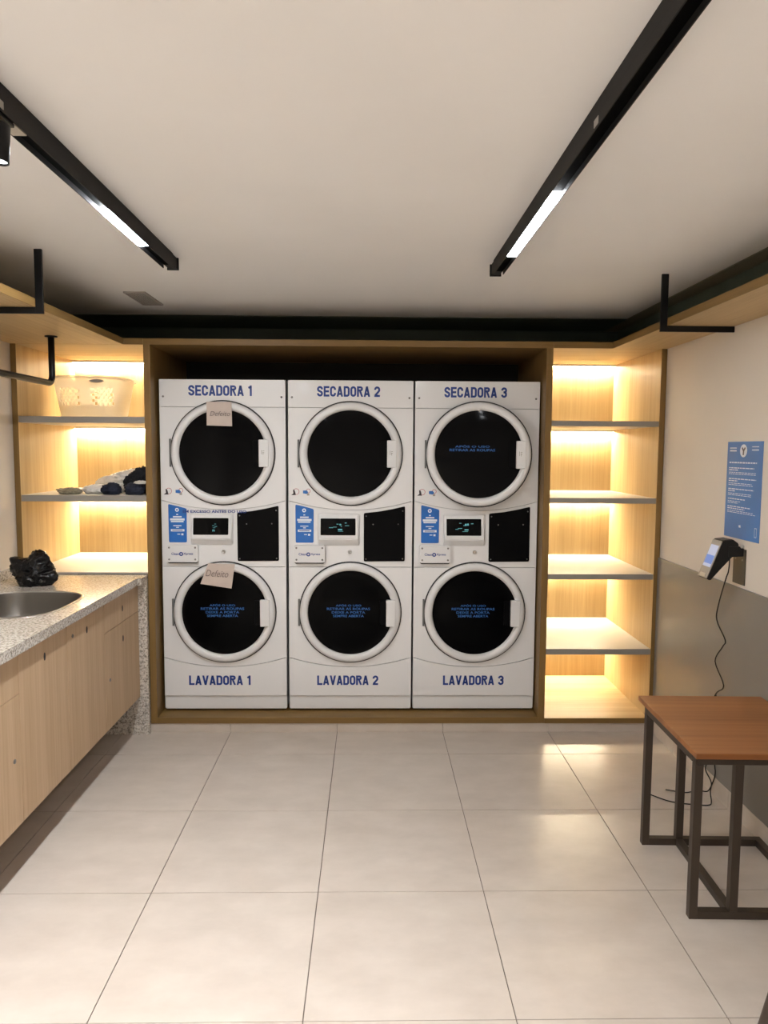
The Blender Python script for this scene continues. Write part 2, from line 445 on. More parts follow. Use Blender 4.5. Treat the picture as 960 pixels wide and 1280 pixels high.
def blob(name, dims, lobes, seed, mat, parent=None, loc=(0, 0, 0), ridge=0.25, freq=2.2, sub=5, rot=0.0, smooth=True):
    """Crumpled lump: lobes push the surface out in given directions, ridged noise folds it; flat underneath."""
    bm = bmesh.new(); bmesh.ops.create_icosphere(bm, subdivisions=sub, radius=1)
    off = Vector((seed * 3.1, seed * 1.7, seed * 2.3))
    L = [(Vector(d).normalized(), a, s) for d, a, s in lobes]
    for v in bm.verts:
        d = v.co.normalized(); r = 1.0
        for u, a, s in L: r += a * math.exp(-(1 - d.dot(u)) * s)
        q = d * freq + off
        w1 = noise.noise_vector(q * 0.9) * 0.6
        n1 = 1 - 2 * abs(noise.noise(q + w1)); n2 = 1 - 2 * abs(noise.noise(q * 2.3 + w1))
        n3 = 1 - 2 * abs(noise.noise(q * 4.6 + w1 * 2))
        r += ridge * (0.6 * n1 + 0.3 * n2 + 0.16 * n3) - ridge * 0.40
        p = d * r
        v.co = Vector((p.x * dims[0], p.y * dims[1], max(0.0, p.z * dims[2] + dims[2] * 0.75)))
    if rot: bmesh.ops.rotate(bm, cent=(0, 0, 0), matrix=Matrix.Rotation(rot, 3, 'Z'), verts=bm.verts)
    return bm_obj(name, bm, mat, parent, loc, smooth)

# ================================================================== SETTING
T = 0.60
GX0, GY0 = -0.783, 3.718
floor = box('floor', XL - .05, XR + .05, YFRONT - .05, YB + .05, -0.06, -0.004, 'grout', bev=0)
struct(floor, 'beige porcelain tile floor with thin dark joints', 'floor')
xs = [GX0 + T * i for i in range(-2, 5)]; ys = [GY0 + T * j for j in range(-10, 2)]
tile_cache = {}
for i in range(len(xs) - 1):
    for j in range(len(ys) - 1):
        x0, x1 = max(xs[i], XL), min(xs[i + 1], XR); y0, y1 = max(ys[j], YFRONT), min(ys[j + 1], 4.04)
        if x1 - x0 < .02 or y1 - y0 < .02: continue
        key = (round(x1 - x0, 3), round(y1 - y0, 3))
        if key not in tile_cache:
            bm = bmesh.new(); hx, hy = key[0] / 2 - .0016, key[1] / 2 - .0016
            add_box(bm, -hx, hx, -hy, hy, -0.004, 0.0, 0.0008)
            me = bpy.data.meshes.new('tile'); bm.to_mesh(me); bm.free(); tile_cache[key] = me
        new('tile', tile_cache[key], 'tile', floor, ((x0 + x1) / 2, (y0 + y1) / 2, 0))

struct(box('ceiling', XL - .05, XR + .05, YFRONT - .05, YB + .05, ZC, ZC + .08, 'ceiling', bev=0), 'plain off-white painted ceiling', 'ceiling')
struct(box('wall_left', XL - .08, XL, YFRONT, YB, 0, ZC, 'wall', bev=0), 'beige painted wall behind the granite counter', 'wall')
struct(box('wall_right', XR, XR + .08, YFRONT, YB, 0, ZC, 'wall', bev=0), 'beige painted wall with the blue poster', 'wall')
struct(box('wall_front', XL - .08, XR + .08, YFRONT - .08, YFRONT, 0, ZC, 'wall', bev=0), 'beige wall behind the viewer', 'wall')
struct(box('wall_back', XL - .08, XR + .08, YB, YB + .08, 0, ZC, 'green', bev=0), 'dark green wall above and behind the joinery', 'wall')
# dark green painted band above the canopies; dark flat strips edging the ceiling
struct(box('trim_1', XR - .006, XR, YFRONT, YB, 2.19, ZC - .0005, 'green', bev=0), 'dark green painted band above the right canopy', 'trim')
struct(box('trim_2', XL, XL + .006, YFRONT, YB, 2.19, ZC - .0005, 'green', bev=0), 'dark green painted band above the left canopy', 'trim')
struct(box('trim_3', XR - .105, XR - .006, YFRONT, YB, ZC - .004, ZC - .0003, 'olive_border', bev=0), 'olive border on the ceiling along the right wall', 'trim')
struct(box('trim_4', XL + .006, XL + .105, YFRONT, YB, ZC - .004, ZC - .0003, 'olive_border', bev=0), 'olive border on the ceiling along the left wall', 'trim')
struct(box('trim_6', XL + .105, XR - .105, 4.38, YB, ZC - .004, ZC - .0003, 'green', bev=0), 'dark green border on the ceiling above the machines', 'trim')
struct(box('trim_5', XR - .012, XR, YFRONT, YF - .001, .085, 1.004, 'wainscot', bev=.001), 'grey panel covering the lower right wall', 'wall panel')
# tiled baseboards
def baseboard(name, label, cuts, along, fixed, z1, flip):
    o = bpy.data.objects.new(name, None); COL.objects.link(o); struct(o, label, 'baseboard')
    for a, b in zip(cuts, cuts[1:]):
        if along == 'X': box('tile', a + .001, b - .001, fixed, fixed + .012, 0, z1, 'tile', o, .001)
        else: box('tile', fixed, fixed + .012, a + .001, b - .001, 0, z1, 'tile', o, .001)
    return o
baseboard('baseboard_back', 'low tile plinth under the washing machine surround', [-1.235] + [x for x in xs if -1.2 < x < 1.5] + [XR - .013], 'X', 4.022, .051, 0)
baseboard('baseboard_right', 'tile skirting along the right wall under the grey panel', [YFRONT] + [y for y in ys if YFRONT + .05 < y < 3.9] + [YF + .005], 'Y', XR - .013, .084, 0)

# ================================================================== JOINERY
TOP0, TOP1 = 2.152, 2.186
NX0, NX1 = -1.192, 0.957        # niche inner faces
SX0, SX1 = -1.228, 0.993        # niche outer faces
sur = thing('appliance_surround', 'oak frame around the three stacked machines', 'surround', ((NX0 + NX1) / 2, YF, 0.05))
def part(name, x0, x1, y0, y1, z0, z1, mat, root, bev=0.0012):
    o = box(name, x0 - root.location.x, x1 - root.location.x, y0 - root.location.y, y1 - root.location.y, z0 - root.location.z, z1 - root.location.z, mat, root, bev)
    return o
part('side_panel', SX0, NX0, YF, 4.80, .052, TOP0, 'edge_z', sur)
part('side_panel', NX1, SX1, YF, 4.80, .052, TOP0, 'edge_z', sur)
part('base_panel', NX0, NX1, YF, 4.80, .052, .086, 'edge_x', sur)
part('top_panel', SX0, SX1, YF, 4.80, TOP0, TOP1, 'edge_x', sur)
part('back_panel', SX0, SX1, 4.80, 4.825, .052, TOP1, 'niche_shade', sur)

def led(root, x0, x1, ytop, z):
    """LED profile along the back of a bay: aluminium channel with a flush lit diffuser."""
    ox, oy, oz = root.location
    bm = bmesh.new()
    for a, b, c, d in ((ytop - .030, ytop - .024, z - .012, z - .0003), (ytop - .010, ytop - .004, z - .012, z - .0003), (ytop - .024, ytop - .010, z - .004, z - .0003)):
        add_box(bm, x0 + .001 - ox, x1 - .001 - ox, a - oy, b - oy, c - oz, d - oz)
    p = bm_obj('led_profile', bm, 'alu', root)
    box('led_diffuser', x0 + .003 - ox, x1 - .003 - ox, ytop - .0235 - oy, ytop - .0105 - oy, z - .011 - oz, z - .0045 - oz, 'led', p, 0)
    return p

# right open shelf unit
rs = thing('shelf_unit', 'tall oak shelf unit with four empty lit shelves right of the machines', 'shelf unit', ((SX1 + 1.6) / 2, YF, 0.052), 'lit oak shelf units')
RX0, RX1 = SX1, 1.587
part('side_panel', RX1, 1.617, YF, 4.80, .052, TOP0, 'oak_z', rs)
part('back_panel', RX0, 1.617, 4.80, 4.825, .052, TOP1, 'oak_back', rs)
part('bottom_panel', RX0, RX1, YF, 4.80, .052, .082, 'oak_x', rs)
part('top_panel', RX0, 1.617, YF, 4.80, TOP0, TOP1, 'oak_x', rs)
E_ = .002
part('edge_strip', RX1, 1.617, YF - E_, YF, .052, TOP0, 'edge_z', rs, .0005)
part('edge_strip', RX0, RX1, YF - E_, YF, .052, .082, 'edge_x', rs, .0005)
part('edge_strip', RX0, 1.317, YF - E_, YF, TOP0, TOP1, 'edge_x', rs, .0005)
zs_r = [(1.731, 1.760), (1.305, 1.335), (.878, .908), (.449, .481)]
for z0, z1 in zs_r:
    sh = part('shelf', RX0, RX1, YF + .006, 4.80, z0, z1, 'shelf', rs)
    o_ = rs.location; box('edge_band', RX0 - o_.x, RX1 - o_.x, .004, .0059, z0 - o_.z, z1 - o_.z, 'shelfedge', sh, 0)
for z in [TOP0] + [a for a, b in zs_r]:
    led(rs, RX0, RX1, 4.794, z)
# left open shelf unit standing on the counter
ls = thing('shelf_unit', 'oak shelf unit with basket and clothes above the counter end', 'shelf unit', ((XL + SX0) / 2, YF, .901), 'lit oak shelf units')
LX0, LX1 = -1.908, SX0
part('side_panel', -1.938, LX0, YF, 4.80, .901, TOP0, 'oak_z', ls)
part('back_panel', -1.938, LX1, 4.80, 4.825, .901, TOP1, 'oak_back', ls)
part('bottom_panel', LX0, LX1, YF + .012, 4.80, .901, .911, 'shelf', ls, .0006)
part('top_panel', -1.938, LX1, YF, 4.80, TOP0, TOP1, 'oak_x', ls)
part('edge_strip', -1.938, LX0, YF - E_, YF, .901, TOP0, 'edge_z', ls, .0005)
part('edge_strip', -1.333, LX1, YF - E_, YF, TOP0, TOP1, 'edge_x', ls, .0005)
zs_l = [(1.732, 1.766), (1.303, 1.338)]
for z0, z1 in zs_l:
    sh = part('shelf', LX0, LX1, YF + .006, 4.80, z0, z1, 'shelf', ls)
    o_ = ls.location; box('edge_band', LX0 - o_.x, LX1 - o_.x, .004, .0059, z0 - o_.z, z1 - o_.z, 'shelfedge', sh, 0)
for z in [TOP0] + [a for a, b in zs_l]: led(ls, LX0, LX1, 4.794, z)

# canopies along the side walls, supported by steel L brackets from the ceiling
def canopy(label, x0, x1, y0):
    t = thing('canopy_shelf', label, 'canopy', ((x0 + x1) / 2, YF, TOP0), 'oak canopies along the walls')
    edge = x1 if x0 < 0 else x0
    s = -1 if x0 < 0 else 1
    a, b = sorted((edge + s * .004, x0 if x0 < 0 else x1))
    part('board', a, b, y0, YF - .003, TOP0, TOP1, 'oak_y', t)
    a, b = sorted((edge, edge + s * .004))
    part('edge_strip', a, b, y0, YF - .003, TOP0, TOP1, 'edge_y', t, .0005)
canopy('oak canopy board along the left wall over the counter', XL + .002, -1.333, -.4)
canopy('oak canopy board along the right wall over the poster', 1.317, XR - .002, -.4)
def bracket(label, edge, wallx, y):
    s = 1 if wallx > 0 else -1
    t = thing('canopy_bracket', label, 'bracket', (edge, y, ZC), 'steel canopy brackets')
    bm = bmesh.new(); x0, x1 = sorted((-s * .031, -s * .001)); add_box(bm, x0, x1, -.006, .006, 2.126 - ZC, 0, .001)
    bm_obj('upright', bm, 'black', t)
    bm = bmesh.new(); x0, x1 = sorted((-s * .001, wallx - edge)); add_box(bm, x0, x1, -.006, .006, 2.126 - ZC, TOP0 - .0005 - ZC, .001)
    bm_obj('arm', bm, 'black', t)
bracket('black steel L bracket hanging from the ceiling to the right canopy', 1.317, XR - .001, 3.285)
bracket('black steel L bracket hanging from the ceiling to the left canopy', -1.333, XL + .001, 2.985)

# clothes rail under the left canopy
rail = thing('clothes_rail', 'black tubular clothes rail hanging under the left canopy', 'clothes rail', (-1.60, 3.74, TOP0))
pp = [(0, 0, 0), (0, 0, -.19)] + [(0, -.045 * (1 - math.cos(a)), -.19 - .045 * math.sin(a)) for a in [math.radians(k) for k in (15, 30, 45, 60, 75, 90)]]
pp += [(0, -1.30, -.235)] + [(0, -1.30 - .045 * math.sin(a), -.235 + .045 * (1 - math.cos(a))) for a in [math.radians(k) for k in (15, 30, 45, 60, 75, 90)]] + [(0, -1.345, 0)]
tube('tube', pp, .0155, 'black', rail, 14)
lathe('flange', [(0, 0), (.03, 0), (.03, -.006), (.0, -.006)], 'black', rail, n=20, axis='Z')
lathe('flange', [(0, 0), (.03, 0), (.03, -.006), (.0, -.006)], 'black', rail, (0, -1.345, 0), n=20, axis='Z')

# ------------------------------------------------------------------ counter and base cabinets
CX = -1.250     # counter front edge
def superell(cx, cy, a, b, n=48, e=3.2):
    o = []
    for i in range(n):
        t = 2 * math.pi * i / n; c, s = math.cos(t), math.sin(t)
        o.append((cx + a * math.copysign(abs(c) ** (2 / e), c), cy + b * math.copysign(abs(s) ** (2 / e), s)))
    return o
SINK = superell(-1.575, 3.24, .235, .275)
ct = thing('granite_counter', 'speckled beige granite counter with sink along the left wall', 'counter', (CX, 2.6, .86))
def counter_slab():
    bm = bmesh.new()
    outer = [(XL + .001, .9), (CX, .9), (CX, 4.014), (XL + .001, 4.014)]
    def loop(pts, z):
        vs = [bm.verts.new((x - CX, y - 2.6, z - .86)) for x, y in pts]
        return vs, [bm.edges.new((vs[i], vs[(i + 1) % len(vs)])) for i in range(len(vs))]
    loops = {}
    for z in (.86, .90):
        o, oe = loop(outer, z); h, he = loop(SINK, z)
        bmesh.ops.triangle_fill(bm, use_beauty=True, edges=oe + he); loops[z] = (o, h)
    for k in (0, 1):
        A, B = loops[.86][k], loops[.90][k]
        for i in range(len(A)):
            j = (i + 1) % len(A); bm.faces.new((A[i], A[j], B[j], B[i]))
    return bm_obj('slab', bm, 'granite', ct)
counter_slab()
part('backsplash', XL + .001, XL + .021, .9, 4.012, .9005, .95, 'granite', ct)
part('side_panel', XL + .002, -1.2295, 3.986, 4.013, 0, .8595, 'granite', ct)
part('end_piece', CX + .0005, -1.2295, 3.90, 4.013, .86, .8995, 'granite', ct, .0008)
# sink
sk = thing('sink_basin', 'stainless steel oval sink basin set into the counter', 'sink', (-1.575, 3.24, .74))
bm = bmesh.new(); rings = []
for sc, z in ((1.0, .8985), (.985, .875), (.96, .80), (.90, .755), (.75, .742), (.25, .738)):
    rings.append([bm.verts.new((x * 1, y * 1, z - .74)) for x, y in superell(0, 0, .234 * sc, .274 * sc)])
for A, B in zip(rings, rings[1:]):
    for i in range(48): bm.faces.new((A[i], A[(i + 1) % 48], B[(i + 1) % 48], B[i]))
bm.faces.new(rings[-1])
bm_obj('bowl', bm, 'steel', sk, smooth=True)
bm = bmesh.new(); rings = []
for sc, z in ((1.0, .8985), (1.0, .9025), (1.05, .9025), (1.055, .9005)):
    rings.append([bm.verts.new((x, y, z - .74)) for x, y in superell(0, 0, .234 * sc, .274 * sc)])
for A, B in zip(rings, rings[1:]):
    for i in range(48): bm.faces.new((A[i], A[(i + 1) % 48], B[(i + 1) % 48], B[i]))
bm_obj('rim', bm, 'alu', sk, smooth=True)
lathe('drain', [(0, .004), (.03, .004), (.036, .0), (.036, -.001)], 'screw', sk, n=24, axis='Z')

DX = -1.275
def cabinet(label, y0, y1, split, lock, drawer_pull=True):
    ym = (y0 + y1) / 2
    t = thing('base_cabinet', label, 'cabinet', (DX, ym, .22), 'wall-hung base cabinets under the counter')
    o = Vector(t.location)
    bm = bmesh.new(); add_box(bm, -.55, -.0195, y0 - ym + .001, y1 - ym - .001, .003, .6385 - .19 if False else .50, .001)
    bm_obj('carcass', bm, 'door', t)
    fronts = [('drawer', .705, .8585), ('door', .22, .7025)] if split else [('door', .22, .8585)]
    for nm, z0, z1 in fronts:
        bm = bmesh.new(); add_box(bm, -.018, 0, y0 - ym + .0018, y1 - ym - .0018, z0 - .22, z1 - .22, .0008)
        f = bm_obj(nm, bm, 'door', t)
        pz = (.774 if nm == 'drawer' else (.617 if split else .78)) - .22
        # recessed finger-pull: dark oval insert
        bm = bmesh.new()
        pts = superell(0, pz, .0075, .016, 20, 2.0)
        vs = [bm.verts.new((.0012, a, b)) for a, b in pts]; vb = [bm.verts.new((-.004, a, b)) for a, b in pts]
        bm.faces.new(vs)
        for i in range(20): bm.faces.new((vs[i], vb[i], vb[(i + 1) % 20], vs[(i + 1) % 20]))
        bm_obj('pull', bm, 'black', f)
        if lock and nm == 'door':
            ly, lz = lock[0] - ym, lock[1] - .22
            for nm2, r, d, mt in (('lock', .0085, .003, 'alu'),):
                bm = bmesh.new(); ring = []
                for rr, dd in ((r, 0), (r, d), (r * .6, d), (r * .5, d * .3)):
                    ring.append([bm.verts.new((dd, ly + rr * math.cos(2 * math.pi * k / 16), lz + rr * math.sin(2 * math.pi * k / 16))) for k in range(16)])
                for A, B in zip(ring, ring[1:]):
                    for k in range(16): bm.faces.new((A[k], A[(k + 1) % 16], B[(k + 1) % 16], B[k]))
                bm.faces.new(ring[-1]); bm_obj(nm2, bm, 'screw', f)
cabinet('pale wooden cabinet with drawer nearest the viewer under the counter', 2.155, 2.615, True, (2.561, .471))
cabinet('pale wooden single-door cabinet beside the nearest drawer cabinet, no lock', 2.615, 3.04, False, None)
cabinet('pale wooden single-door cabinet with small lock near its top', 3.04, 3.47, False, (3.097, .792))
cabinet('pale wooden cabinet with drawer next to the granite side panel', 3.47, 3.984, True, (3.526, .461))
cabinet('pale wooden cabinet out of frame at the near counter end', 1.70, 2.155, False, None)

# ================================================================== STACKED MACHINES
MW = .70
MY = 4.115
ZB = .086
def curve_pts(ze, zc, x0, x1, n=18):
    return [(x0 + (x1 - x0) * i / n, zc + (ze - zc) * ((x0 + (x1 - x0) * i / n) / .35) ** 2) for i in range(n + 1)]

def door(root, zc, dryer, text_lines, ajar=0.0):
    R = .286
    hx = -.29
    d = bpy.data.objects.new('dryer_door' if dryer else 'washer_door', None)
    # ring is the door mesh itself
    prof = [(.245, .002), (.286, .0), (.287, .010), (.284, .020), (.276, .027), (.262, .030), (.250, .026), (.243, .017), (.2415, .010)]
    if ajar: prof = [(.235, -.045), (.262, -.045), (.272, -.02)] + prof[1:]
    dr = lathe(d.name, [(r, q) for r, q in prof], 'white2', root, (0, -.001, zc), n=72)
    bpy.data.objects.remove(d)
    if ajar:
        # hinge on the left: swing about the left edge
        dr.location = (hx + .29 * math.cos(ajar), -.001 - .046 - .29 * math.sin(ajar), zc)
        dr.rotation_euler = (0, 0, -ajar)
    dp = [(.2425, .009), (.20, .011), (.12, .012), (0, .0125)] if dryer else [(.2425, .009), (.225, .006), (.18, .012), (.10, .017), (0, .019)]
    lathe('door_glass', dp, 'glass' if dryer else 'wglass', dr, n=56)
    gx = lathe('gasket', [(.246, -.002), (.2935, -.002), (.2935, .0035), (.286, .0035)], 'gap', dr, n=72)
    # handle plate on the right of the ring
    bm = bmesh.new(); add_box(bm, .204, .258, -.0375, -.012, -.076, .076, .004)
    bm_obj('handle', bm, 'white2', dr)
    bm = bmesh.new(); add_box(bm, .168, .203, -.0155, -.010, -.070, .070, .002)
    bm_obj('handle_recess', bm, 'blackp', dr)
    if dryer:
        quads('handle_mark', [(.219, .222, -.006, .018), (.226, .236, .012, .015), (.226, .236, .002, .005), (.228, .231, -.008, .008)], -.0378, 'greyplastic', dr)
    bm = bmesh.new(); add_box(bm, -.2975, -.2865, -.010, 0, -.078, .078, .002)
    bm_obj('hinge', bm, 'hinge', dr)
    if text_lines:
        k = len(text_lines)
        hh = .0138
        for i, (tx, wd) in enumerate(text_lines):
            zt = .052 - i * .0205
            cx = -.010 if not dryer else -.035
            lettering(tx, cx - wd / 2, cx + wd / 2, zt - hh, zt, -.0215 if not dryer else -.0135, 'doorblue', dr, .012)
    return dr

def machine(num, cx, label, wl_dx=0.0):
    t = thing('stacked_washer_dryer', label, 'washing machine', (cx, MY, ZB), 'stacked washers and dryers')
    h = MW / 2
    # carcass behind the front panels
    bm = bmesh.new(); add_box(bm, -h + .003, h - .003, .016, .66, .014, 1.890, .003); bm_obj('cabinet', bm, 'body', t)
    bm = bmesh.new(); add_box(bm, -h, -h + .004, .004, .655, .02, 1.893, .001); bm_obj('side_skin', bm, 'white', t)
    bm = bmesh.new(); add_box(bm, h - .004, h, .004, .655, .02, 1.893, .001); bm_obj('side_skin', bm, 'white', t)
    for fx in (-.28, .28):
        for fy in (.06, .60):
            lathe('foot', [(0, 0), (.022, 0), (.022, .008), (.012, .010), (.012, .02)], 'gap', t, (fx, fy, 0), n=16, axis='Z')
    g = .0012
    plate('top_panel', [(-h, 1.7425), (h, 1.7425), (h, 1.885), (h - .008, 1.893), (-h + .008, 1.893), (-h, 1.885)], 0, .02, 'white', t, .002)
    plate('dryer_front_panel', [(-h, 1.7405), (h, 1.7405)][::-1] + curve_pts(1.222, 1.170, -h, h), 0, .02, 'white', t, .0015)
    plate('control_panel', curve_pts(1.2195, 1.1675, -h, h) + [(h, .8445), (-h, .8445)], 0, .02, 'white', t, .0015)
    plate('washer_front_panel', [(h, .842), (-h, .842)] + curve_pts(.321, .2655, -h, h), 0, .02, 'white', t, .0015)
    plate('access_panel', curve_pts(.318, .2625, -h, h) + [(h, .0935), (-h, .0935)], -.003, .02, 'white', t, .0025)
    plate('toe_panel', [(-h + .004, .014), (h - .004, .014), (h - .004, .090), (-h + .004, .090)], .008, .02, 'white', t, .0015)
    # screws of the top panel
    for sx in (-.328, .328):
        lathe('screw', [(0, .003), (.005, .003), (.006, .0)], 'screw', t, (sx, 0, 1.798), n=10)
    # doors
    door(t, 1.486, True, [('APÓS O USO', .19), ('RETIRAR AS ROUPAS', .25)] if num == 3 else None, math.radians(5.0) if num == 3 else 0.0)
    door(t, .582, False, [('APÓS O USO', .145), ('RETIRAR AS ROUPAS', .245), ('DEIXE A PORTA', .19), ('SEMPRE ABERTA', .175)])
    # names
    block_lettering('SECADORA %d' % num, -.188, .164, 1.803, 1.861, -.0006, 'blue', t)
    block_lettering('LAVADORA %d' % num, -.190 + wl_dx, .162 + wl_dx, .157, .213, -.0036, 'blue', t)
    # display
    bm = bmesh.new()
    A = [(-.186, .965), (.054, .965), (.056, 1.15), (-.188, 1.15)]; B = [(-.177, 1.005), (.041, 1.005), (.046, 1.143), (-.180, 1.143)]
    va = [bm.verts.new((x, -.0005, z)) for x, z in A]
    vb = [bm.verts.new((x, -.030 + (z - 1.005) * .14, z)) for x, z in B]
    for i in range(4): bm.faces.new((va[i], va[(i + 1) % 4], vb[(i + 1) % 4], vb[i]))
    bm.faces.new(vb); bm.faces.new(va[::-1])
    bmesh.ops.bevel(bm, geom=[e for e in bm.edges], offset=.004, segments=2, affect='EDGES')
    bz = bm_obj('display_bezel', bm, 'white2', t)
    def tiltface(pts, off): return [(x, -.030 + (z - 1.005) * .14 - off, z) for x, z in pts]
    pts = rounded(-.168, .029, 1.028, 1.122, .005)
    me = bpy.data.meshes.new('display_screen'); me.from_pydata(tiltface(pts, .0008), [], [tuple(range(len(pts)))])
    new('display_screen', me, 'screen', bz)
    seg = {1: [(-.062, -.050, 1.078, 1.081), (-.050, -.040, 1.087, 1.090), (-.048, -.035, 1.073, 1.077), (-.058, -.044, 1.066, 1.069), (-.060, -.056, 1.045, 1.057), (-.052, -.048, 1.045, 1.057), (-.060, -.048, 1.055, 1.058)],
           2: [(-.120, -.098, 1.068, 1.073), (-.098, -.078, 1.072, 1.076), (-.078, -.066, 1.088, 1.093), (-.062, -.052, 1.082, 1.094), (-.055, -.048, 1.076, 1.080), (-.032, -.022, 1.094, 1.100), (-.030, -.008, 1.080, 1.084), (-.070, -.046, 1.054, 1.066), (-.070, -.040, 1.049, 1.052)],
           3: [(-.118, -.100, 1.062, 1.066), (-.104, -.080, 1.067, 1.071), (-.096, -.084, 1.096, 1.100), (-.072, -.066, 1.082, 1.088), (-.064, -.054, 1.080, 1.098), (-.052, -.042, 1.082, 1.099), (-.030, -.016, 1.093, 1.098), (-.066, -.044, 1.056, 1.066), (-.078, -.046, 1.050, 1.053)]}[num]
    vs, fs = [], []
    for x0, x1, z0, z1 in seg:
        zq = (z0 + z1) / 2; z0, z1 = zq - (z1 - z0) * .33, zq + (z1 - z0) * .33
        i = len(vs); vs += tiltface([(x0, z0), (x1, z0), (x1, z1), (x0, z1)], .0014); fs.append((i, i + 1, i + 2, i + 3))
    me = bpy.data.meshes.new('display_digits'); me.from_pydata(vs, [], fs); new('display_digits', me, 'cyan', bz)
    # black service panel
    bpnl = plate('service_panel', round_poly([(.076, .876), (.309, .878), (.308, 1.192), (.240, 1.176), (.160, 1.161), (.075, 1.152)], .009), -.004, 0.004, 'blackp', t, .001)
    for sx, sz in ((.088, .89), (.296, .892), (.295, 1.165), (.089, 1.135), (.128, 1.088), (.270, 1.09)):
        lathe('screw', [(0, .0022), (.0035, .0022), (.0042, 0)], 'screw', bpnl, (sx, -.0038, sz), n=8)
    # blue instruction sticker
    st = plate('instruction_sticker', round_poly([(-.310, .982), (-.209, .982), (-.208, 1.173), (-.255, 1.186), (-.311, 1.199)], .008), -.0016, .002, 'bluestick', t)
    ring_flat('emblem', -.262, 1.166, .005, .011, -.002, 'print', st, 18)
    rows = [(-.266, -.256, 1.137, 1.143), (-.285, -.236, 1.123, 1.131), (-.301, -.220, 1.106, 1.118), (-.297, -.226, 1.096, 1.104), (-.284, -.238, 1.074, 1.079), (-.268, -.252, 1.064, 1.069), (-.298, -.222, 1.044, 1.057), (-.262, -.246, 1.026, 1.031), (-.240, -.228, 1.022, 1.033)]
    quads('sticker_print', rows, -.002, 'print', st)
    quads('sticker_bar_print', [(-.290, -.232, 1.0485, 1.0525)], -.0024, 'blue', st)
    # coin plate
    cp = plate('coin_plate', rounded(-.318, -.143, .872, .969, .010), -.026, -.004, 'white2', t, .003)
    plate('coin_plate_shade', rounded(-.315, -.146, .864, .960, .010), -.014, 0, 'gap', t)  # black plate set lower, standing in for the coin plate's shadow
    for sx, sz in ((-.304, .955), (-.158, .955), (-.304, .888), (-.158, .888)):
        lathe('screw', [(0, .003), (.0045, .003), (.0055, 0)], 'screw', cp, (sx, -.026, sz), n=10)
    lettering('Clean', -.291, -.249, .913, .927, -.0266, 'blue', cp, .02)
    lettering('Xpress', -.224, -.170, .911, .927, -.0266, 'blue', cp, .02)
    ring_flat('logo_ring', -.2365, .919, .005, .0115, -.0266, 'blue', cp, 18)
    # lock
    lk = lathe('lock', [(0, .004), (.006, .004), (.0065, .009), (.011, .008), (.012, 0)], 'alu', t, (-.003, 0, .930), n=20)
    # warning pictograms
    ring_flat('warning_ring', -.306, 1.272, .015, .0175, -.0006, 'red', t, 20)
    flat('warning_pictogram', [(-.334, 1.252), (-.308, 1.252), (-.312, 1.272), (-.318, 1.284), (-.324, 1.282), (-.322, 1.262)], -.0008, 'darkprint', t)
    flat('warning_pictogram', [(-.268, 1.262), (-.244, 1.258), (-.238, 1.268), (-.246, 1.279), (-.268, 1.278)], -.0008, 'doorblue', t)
    ring_flat('warning_ring', -.238, 1.276, .010, .0125, -.0006, 'red', t, 18)
    flat('warning_pictogram', [(-.246, 1.250), (-.232, 1.250), (-.232, 1.262), (-.246, 1.262)], -.0010, 'greyplastic', t)
    return t

m1 = machine(1, -.826, 'white stacked unit lettered SECADORA 1 and LAVADORA 1, leftmost of three', -.02)
m2 = machine(2, -.112, 'white stacked unit lettered SECADORA 2 and LAVADORA 2, middle of three')
m3 = machine(3, .5985, 'white stacked unit lettered SECADORA 3 and LAVADORA 3, its dryer door ajar', .015)
# printed banner on machine 1, running over the display
bn = lettering('EM EXCESSO ANTES DO USO', -.228, .128, 1.150, 1.166, -.006, 'blue', m1, .02)

# paper notes taped to machine 1
def note(label, pts, y, name, tx, box_, rot):
    t = thing(name, label, 'note', (-.826, MY + y, ZB + sum(p[1] for p in pts) / 4), 'handwritten paper notes on the first unit')
    zc = t.location.z - ZB
    bm = bmesh.new(); n = 8
    grid = []
    for i in range(n + 1):
        row = []
        for j in range(n + 1):
            u, v = i / n, j / n
            a = Vector(pts[0]).lerp(Vector(pts[1]), u); b = Vector(pts[3]).lerp(Vector(pts[2]), u); p = a.lerp(b, v)
            row.append(bm.verts.new((p.x, -.004 * v * v - .0015 * math.sin(u * 3.1), p.y - zc)))
        grid.append(row)
    for i in range(n):
        for j in range(n): bm.faces.new((grid[i][j], grid[i + 1][j], grid[i + 1][j + 1], grid[i][j + 1]))
    o = bm_obj('paper', bm, 'paper', t)
    md = o.modifiers.new('thick', 'SOLIDIFY'); md.thickness = .0006; md.offset = 0
    l = lettering(tx, box_[0], box_[1], box_[2] - zc, box_[3] - zc, -.0055, 'ink', t, 0.0, 1.0, .3, 'handwriting')
    for v in l.data.vertices:
        q = v.co - Vector(((box_[0] + box_[1]) / 2, 0, (box_[2] + box_[3]) / 2 - zc))
        q = Matrix.Rotation(rot, 3, 'Y') @ q
        v.co = q + Vector(((box_[0] + box_[1]) / 2, 0, (box_[2] + box_[3]) / 2 - zc))
    return t
note('paper note with handwriting taped upright over the SECADORA 1 door', [(-.080, 1.768), (.057, 1.768), (.060, 1.634), (-.080, 1.638)], -.036, 'paper_note', 'Defeito', (-.062, .050, 1.690, 1.716), 0.0)
note('tilted paper note with handwriting taped over the LAVADORA 1 door', [(-.084, .868), (.066, .864), (.046, .726), (-.128, .752)], -.036, 'paper_note', 'Defeito', (-.098, .030, .792, .830), .06)

